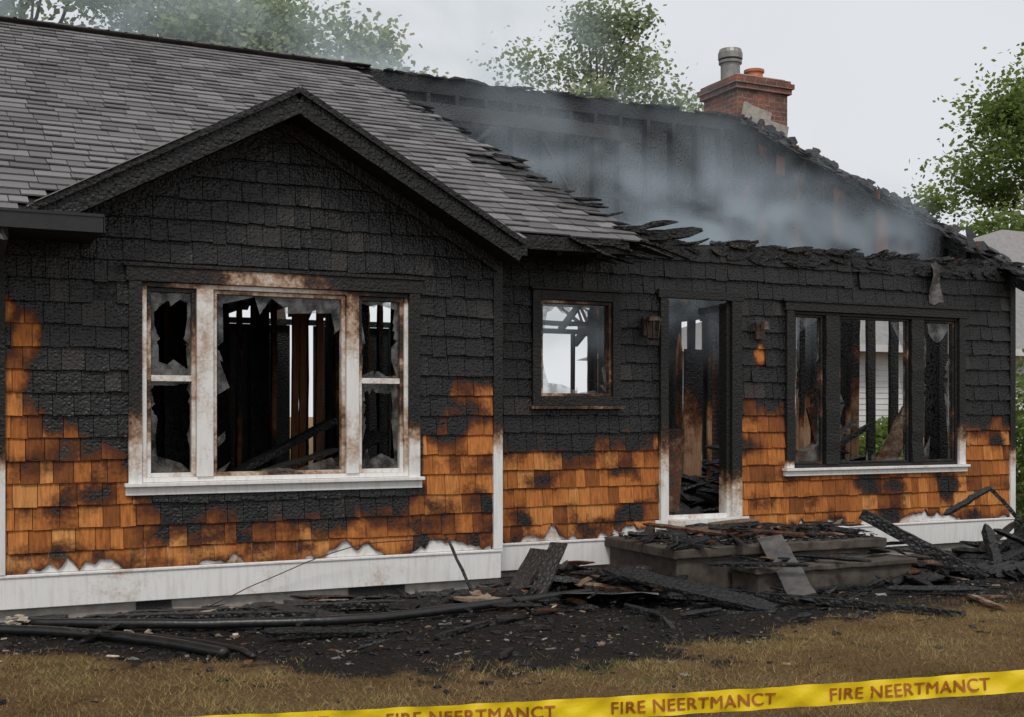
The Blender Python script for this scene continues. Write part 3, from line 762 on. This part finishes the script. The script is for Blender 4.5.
for a,b,w in(((8.67,-.8,.55),(9.58,-.5,.77),.055),((9.58,-.5,.78),(9.9,-.7,.34),.055),((8.9,-1.0,.22),(10.0,-.5,.42),.07),((8.95,-1.2,.0),(9.05,-.95,.42),.11),
             ((9.1,-1.1,.12),(10.6,-.6,.30),.12),((9.3,-.7,.03),(10.4,-.6,.62),.07),((8.7,-1.3,.04),(9.9,-1.4,.18),.09),((9.6,-1.0,.03),(10.3,-.4,.55),.06),((9.2,-.9,.4),(10.0,-.9,.12),.05),((8.2,-.9,.04),(9.2,-1.2,.1),.1)):
    mb.bar(a,b,w,w*.6,12,.008,.97,None,brk=2,roll=U(-.5,.5))
mb.build('charred_beam_pile','debris')
def hose(name,pts,r):
    P=[];n=len(pts); pts=[Vector(p) for p in pts]
    for i in range(n-1):
        a=pts[max(0,i-1)];b=pts[i];c=pts[i+1];d=pts[min(n-1,i+2)]
        for k in range(10):
            t=k/10; P.append(.5*((2*b)+(c-a)*t+(2*a-5*b+4*c-d)*t*t+(3*b-a-3*c+d)*t**3)+Vector((0,0,.006*nz(i+t,3,1,3))))
    P.append(pts[-1]); mb=MB(); mb.tube(P,r,10); return mb.build(name,'pipe',smooth=True)
hose('charred_pipe',[(-.5,-.1,.05),(.35,-.45,.05),(1.0,-1.02,.05),(1.35,-1.5,.05),(1.6,-1.95,.045)],.034)
hose('charred_pipe',[(.6,-.35,.06),(1.5,-.85,.06),(2.5,-1.18,.06),(3.2,-1.15,.06),(4.0,-.95,.06),(4.8,-.85,.07)],.034)
hose('charred_pipe',[(.9,-.75,.03),(1.4,-1.2,.03),(1.7,-1.75,.03),(1.75,-2.05,.03)],.018)
hose('loose_cable',[(3.76,-.28,.49),(3.0,-.2,.46),(2.3,-.12,.22),(1.9,-.12,.06),(1.7,-.3,.03)],.004)

# ---------------------------------------------------------------- tape
tp=empty('caution_tape')
A=Vector((.778,-5.356,.485)); B=Vector((3.355,-6.375,.592)); dr=(B-A).normalized(); L0=(B-A).length
nrm=Vector((dr.y,-dr.x,0)).normalized(); 
if nrm.y>0: nrm=-nrm
upv=dr.cross(nrm).normalized(); upv=upv if upv.z>0 else -upv
def tape(u,v,off=0.):
    tw=.12*math.sin(u*1.1+.5)+.05*math.sin(u*3.7)
    sag=-.012*math.sin((u)/L0*math.pi)
    return A+dr*u+Vector((0,0,sag))+(upv*math.cos(tw)+nrm*math.sin(tw))*v+(nrm*math.cos(tw)-upv*math.sin(tw))*(off+.0035*math.sin(u*23+v*60)+.002*math.sin(u*51-v*90))
g=G('yellow_tape_plastic'); P=g.pos(); n=g.noise(P,14,4)
g.bsdf(g.mix(g.mr(n,.4,.7,0,.3),(.88,.64,.02),(.76,.50,.015)),.3,g.bump(n,.35,.015)); M['tape']=g.m
M['ink']=simple('faded_red_ink',(.42,.13,.02),.5,60,.2,.0)
mb=MB(); nu=400; vs=[]; u0,u1=-1.3,4.6
for i in range(nu+1):
    for k in range(5): vs.append(tape(lerp(u0,u1,i/nu),lerp(-.0375,.0375,k/4)))
mb.add(vs,[(i*5+k,(i+1)*5+k,(i+1)*5+k+1,i*5+k+1) for i in range(nu) for k in range(4)],0,.5)
mb.build('tape_ribbon','tape',tp,smooth=True)
cu=bpy.data.curves.new('t','FONT'); cu.body='FIRE NEERTMANCT'; cu.size=.058; cu.offset=0.; cu.space_character=1.08
to=bpy.data.objects.new('t',cu); S.collection.objects.link(to); bpy.context.view_layer.update()
me=to.evaluated_get(bpy.context.evaluated_depsgraph_get()).to_mesh(); tv=[v.co.copy() for v in me.vertices]; tf=[tuple(p.vertices) for p in me.polygons]
mxx=max(v.x for v in tv); sc=.56/mxx; mb=MB()
for k in range(-2,7):
    us=.60+k*.745; 
    if us<u0 or us+.6>u1: continue
    for ox,oz,of in((0,0,.0028),(.0013,.0005,.0031),(-.0012,-.0005,.0034)):
        mb.add([tape(us+v.x*sc+ox,v.y*1.02-.021+oz,of) for v in tv],tf,0,.5)
mb.build('tape_lettering','ink',tp); bpy.data.objects.remove(to)
mb=MB()
for u in(u0,u1):
    p=tape(u,0); mb.bar((p.x,p.y,-.1),(p.x,p.y,p.z+.04),.04,.03,4,.002)
mb.build('tape_stakes','stake',tp)

# ---------------------------------------------------------------- trees
def tree(name,loc,H,crown0,rx,rz,seed,nl,ls,mat,nclump=55):
    rs=random.Random(seed); e=empty(name); x,y=loc; tk=MB()
    top=H*.8
    tk.tube([(x,y,-.1),(x+.1,y,H*.25),(x-.1,y+.1,H*.5),(x,y,top)],[H*.022,H*.017,H*.012,.04],9)
    cl=[]
    for i in range(nclump):
        while True:
            a=Vector((rs.uniform(-1,1),rs.uniform(-1,1),rs.uniform(-1,1)))
            if a.length<1 and rs.random()<.35+a.length: break
        zc=(crown0+H)/2; w=1-.35*max(0,a.z)
        c=Vector((x+a.x*rx*w,y+a.y*rx*w,zc+a.z*(H-crown0)/2)); cl.append((c,rs.uniform(.5,1.1)*rx*.30,rs.random()))
        if i%2==0:
            s=Vector((x,y,max(crown0*.7,c.z-rs.uniform(.8,2.2)*rx*.4))); m=(s+c)/2+Vector((0,0,-.1*rx)); s.z=min(s.z,top)
            tk.tube([s,m,c],[.08,.045,.012],5)
    tk.build('trunk_and_limbs','bark',e)
    lf=MB(); V=[];F=[];RR=[]
    for i in range(nl):
        c,r,b=cl[rs.randrange(nclump)]
        d=Vector((rs.gauss(0,1),rs.gauss(0,1),rs.gauss(0,.7)))*(r*.52); p=c+d
        s=ls*rs.uniform(.5,1.2); a=Vector((rs.uniform(-1,1),rs.uniform(-1,1),rs.uniform(-.6,.6))).normalized()
        q=a.cross(Vector((rs.uniform(-1,1),rs.uniform(-1,1),rs.uniform(-1,1)))).normalized()
        o=len(V); V+=[p-a*s*.6,p+q*s*.4,p+a*s*.6,p-q*s*.4]; F.append((o,o+1,o+2,o+3))
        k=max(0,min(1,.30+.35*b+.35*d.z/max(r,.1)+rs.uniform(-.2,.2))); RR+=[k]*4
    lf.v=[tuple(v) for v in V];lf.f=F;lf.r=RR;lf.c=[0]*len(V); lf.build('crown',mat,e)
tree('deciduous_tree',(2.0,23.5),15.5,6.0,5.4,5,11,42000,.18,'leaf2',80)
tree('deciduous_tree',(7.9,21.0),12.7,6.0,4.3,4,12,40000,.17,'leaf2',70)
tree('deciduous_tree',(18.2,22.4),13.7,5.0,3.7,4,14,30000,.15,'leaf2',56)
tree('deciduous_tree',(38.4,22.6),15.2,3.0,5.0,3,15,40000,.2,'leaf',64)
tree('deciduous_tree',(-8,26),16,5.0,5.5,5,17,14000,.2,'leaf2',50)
e=empty('garden_shrub'); V=[];F=[];RR=[]; rs=random.Random(3)
for i in range(13000):
    x=12.9+rs.gauss(0,.4); y=1.0+rs.uniform(-1.6,1.5); z=abs(rs.gauss(1.0,.7)); 
    if z>2.4+.5*nz(x,y,1,1): continue
    if x<12.1: continue
    s=.045*rs.uniform(.6,1.3); a=Vector((rs.uniform(-1,1),rs.uniform(-1,1),rs.uniform(-1,1))).normalized(); q=a.cross(Vector((rs.random(),rs.random(),rs.random()-.5))).normalized(); p=Vector((x,y,z)); o=len(V)
    V+=[p-a*s,p+q*s*.5,p+a*s,p-q*s*.5]; F.append((o,o+1,o+2,o+3)); k=max(0,min(1,.5+.4*nz(x,y,z,2.5)+rs.uniform(-.25,.25))); RR+=[k]*4
lf=MB(); lf.v=[tuple(v) for v in V];lf.f=F;lf.r=RR;lf.c=[0]*len(V); lf.build('leaves','leaf',e)
mb=MB()
for i in range(5): mb.tube([(12.9,-.4+i*.7,0),(12.9+U(-.2,.2),-.4+i*.7,1.),(12.9+U(-.3,.3),-.4+i*.7+U(-.3,.3),2.0)],[.03,.02,.008],5)
mb.build('stems','bark',e)
e=empty('garden_shrub'); V=[];F=[];RR=[]
for i in range(5000):
    a=Vector((rs.gauss(0,1),rs.gauss(0,1),rs.gauss(0,1))).normalized()*rs.uniform(.6,1); x=17.3+a.x*1.3; y=8.6+a.y*.8; z=.75+a.z*.8
    s=.07*rs.uniform(.6,1.3); b=Vector((rs.uniform(-1,1),rs.uniform(-1,1),rs.uniform(-1,1))).normalized(); q=b.cross(Vector((rs.random(),rs.random(),rs.random()-.5))).normalized(); p=Vector((x,y,z)); o=len(V)
    V+=[p-b*s,p+q*s*.5,p+b*s,p-q*s*.5]; F.append((o,o+1,o+2,o+3)); k=max(0,min(1,.5+.4*nz(x,y,z,2.5)+rs.uniform(-.25,.25))); RR+=[k]*4
lf=MB(); lf.v=[tuple(v) for v in V];lf.f=F;lf.r=RR;lf.c=[0]*len(V); lf.build('leaves','leaf',e)

nb=empty('neighbour_house')
mb=MB(); z=.2
while z<3.1:
    mb.bar((17.0,11.98,z+.06),(34,11.98,z+.06),.02,.135,1,0,0,.5,roll=-.14); mb.bar((16.98,12,z+.06),(16.98,20,z+.06),.02,.135,1,0,0,.5,roll=.14); z+=.13
mb.box(17.0,34,12.0,20,-.1,3.1); mb.build('lap_siding','whites',nb)
mb=MB(); a,b,c,d=(16.4,11.4,3.05),(38,11.4,3.05),(38,20.6,3.05),(16.4,20.6,3.05); r1,r2=(28.,16,6.9),(34,16,6.9)
mb.add([a,b,c,d,r1,r2],[(0,1,5,4),(1,2,5),(2,3,4,5),(3,0,4),(0,3,2,1)],0,.5); mb.build('hip_roof','nroof',nb)
mb=MB(); mb.box(16.35,38,11.36,11.4,2.92,3.08); mb.build('fascia','whites',nb)

# ---------------------------------------------------------------- smoke: thin drifting layers
def smoke(lo,hi,ys,dens,ztop,sc,cut=(.42,.72),name='smoke',fx=1.3,lean=.12):
    g=G(name+'_haze'); P=g.pos(); sp=g.n('ShaderNodeSeparateXYZ'); g.l(P,sp.inputs[0]); z=sp.outputs[2]
    n=g.noise(g.mapping(P,(1,1,1.35)),sc,2,.5,.6)
    f=g.mr(n,*cut)
    f=g.math('MULTIPLY',f,g.mr(z,lo[2],lo[2]+.9)); f=g.math('MULTIPLY',f,g.mr(z,ztop,hi[2],1.,0.))
    f=g.math('MULTIPLY',f,g.mr(sp.outputs[0],lo[0],lo[0]+1.3)); f=g.math('MULTIPLY',f,g.mr(sp.outputs[0],hi[0]-fx,hi[0],1.,0.))
    f=g.math('MULTIPLY',f,dens)
    d=g.n('ShaderNodeBsdfDiffuse'); d.inputs[0].default_value=(.74,.87,.98,1); t=g.n('ShaderNodeBsdfTranslucent'); t.inputs[0].default_value=(.74,.87,.98,1)
    m=g.n('ShaderNodeMixShader'); m.inputs[0].default_value=.5; g.l(d.outputs[0],m.inputs[1]); g.l(t.outputs[0],m.inputs[2])
    tr=g.n('ShaderNodeBsdfTransparent'); m2=g.n('ShaderNodeMixShader'); g.l(f,m2.inputs[0]); g.l(tr.outputs[0],m2.inputs[1]); g.l(m.outputs[0],m2.inputs[2]); g.l(m2.outputs[0],g.out.inputs[0])
    mb=MB()
    for yy in ys:
        nx=30;nzz=14; vs=[]
        for j in range(nzz+1):
            for i in range(nx+1):
                x=lerp(lo[0],hi[0],i/nx); zz=lerp(lo[2],hi[2],j/nzz); vs.append((x,yy+.3*nz(x,zz,yy,.7)+lean*(zz-lo[2]),zz))
        mb.add(vs,[(j*(nx+1)+i,j*(nx+1)+i+1,(j+1)*(nx+1)+i+1,(j+1)*(nx+1)+i) for j in range(nzz) for i in range(nx)],0,.5)
    mb.build(name,g.m,smooth=True)
smoke((4.4,0,1.9),(10.8,0,6.3),(2.3,3.9),.42,3.4,.75,(.34,.72))
smoke((6.0,0,2.5),(10.85,0,4.5),(1.2,),.62,3.3,.9,(.25,.65),fx=.8)
smoke((-.5,0,4.8),(10.,0,10.5),(6.8,9.2),.46,6.4,.42,(.36,.74))

# ---------------------------------------------------------------- world, light, camera
w=bpy.data.worlds.new('World'); S.world=w; w.use_nodes=True; nt=w.node_tree; nt.nodes.clear()
o=nt.nodes.new('ShaderNodeOutputWorld'); bg=nt.nodes.new('ShaderNodeBackground'); sk=nt.nodes.new('ShaderNodeTexSky'); sk.sky_type='NISHITA'; sk.sun_disc=False
EL=math.radians(52); AZ=math.radians(205)
sk.sun_elevation=EL; sk.sun_rotation=AZ
hs=nt.nodes.new('ShaderNodeHueSaturation'); hs.inputs['Saturation'].default_value=.35
mx=nt.nodes.new('ShaderNodeMix'); mx.data_type='RGBA'; mx.inputs[0].default_value=.86
tc=nt.nodes.new('ShaderNodeTexCoord'); nn=nt.nodes.new('ShaderNodeTexNoise'); nn.inputs['Scale'].default_value=1.6; nn.inputs['Detail'].default_value=4
cr=nt.nodes.new('ShaderNodeValToRGB'); cr.color_ramp.elements[0].position=.3; cr.color_ramp.elements[0].color=(7.3,7.55,7.9,1); cr.color_ramp.elements[1].position=.7; cr.color_ramp.elements[1].color=(8.4,8.6,8.85,1)
nt.links.new(tc.outputs['Generated'],nn.inputs[0]); nt.links.new(nn.outputs['Fac'],cr.inputs[0])
nt.links.new(sk.outputs[0],hs.inputs['Color']); nt.links.new(hs.outputs[0],mx.inputs[6]); nt.links.new(cr.outputs[0],mx.inputs[7])
nt.links.new(mx.outputs[2],bg.inputs[0]); bg.inputs[1].default_value=.1; nt.links.new(bg.outputs[0],o.inputs[0])
sd=bpy.data.lights.new('sun','SUN'); sd.energy=1.5; sd.angle=math.radians(12); sd.color=(1,.95,.88)
so=bpy.data.objects.new('sun',sd); S.collection.objects.link(so)
sv=Vector((math.sin(AZ)*math.cos(EL),math.cos(AZ)*math.cos(EL),math.sin(EL)))
so.rotation_euler=(-sv).to_track_quat('-Z','Y').to_euler()
cd=bpy.data.cameras.new('camera'); co=bpy.data.objects.new('camera',cd); S.collection.objects.link(co)
co.location=(0,-9.31,1.5); co.rotation_euler=(math.radians(90),0,-math.radians(25.7))
cd.sensor_width=36; cd.lens=42.19; cd.shift_y=.0552; cd.clip_end=3000; cd.clip_start=.05
S.camera=co
S.view_settings.view_transform='Standard'; S.view_settings.look='None'; S.view_settings.exposure=0
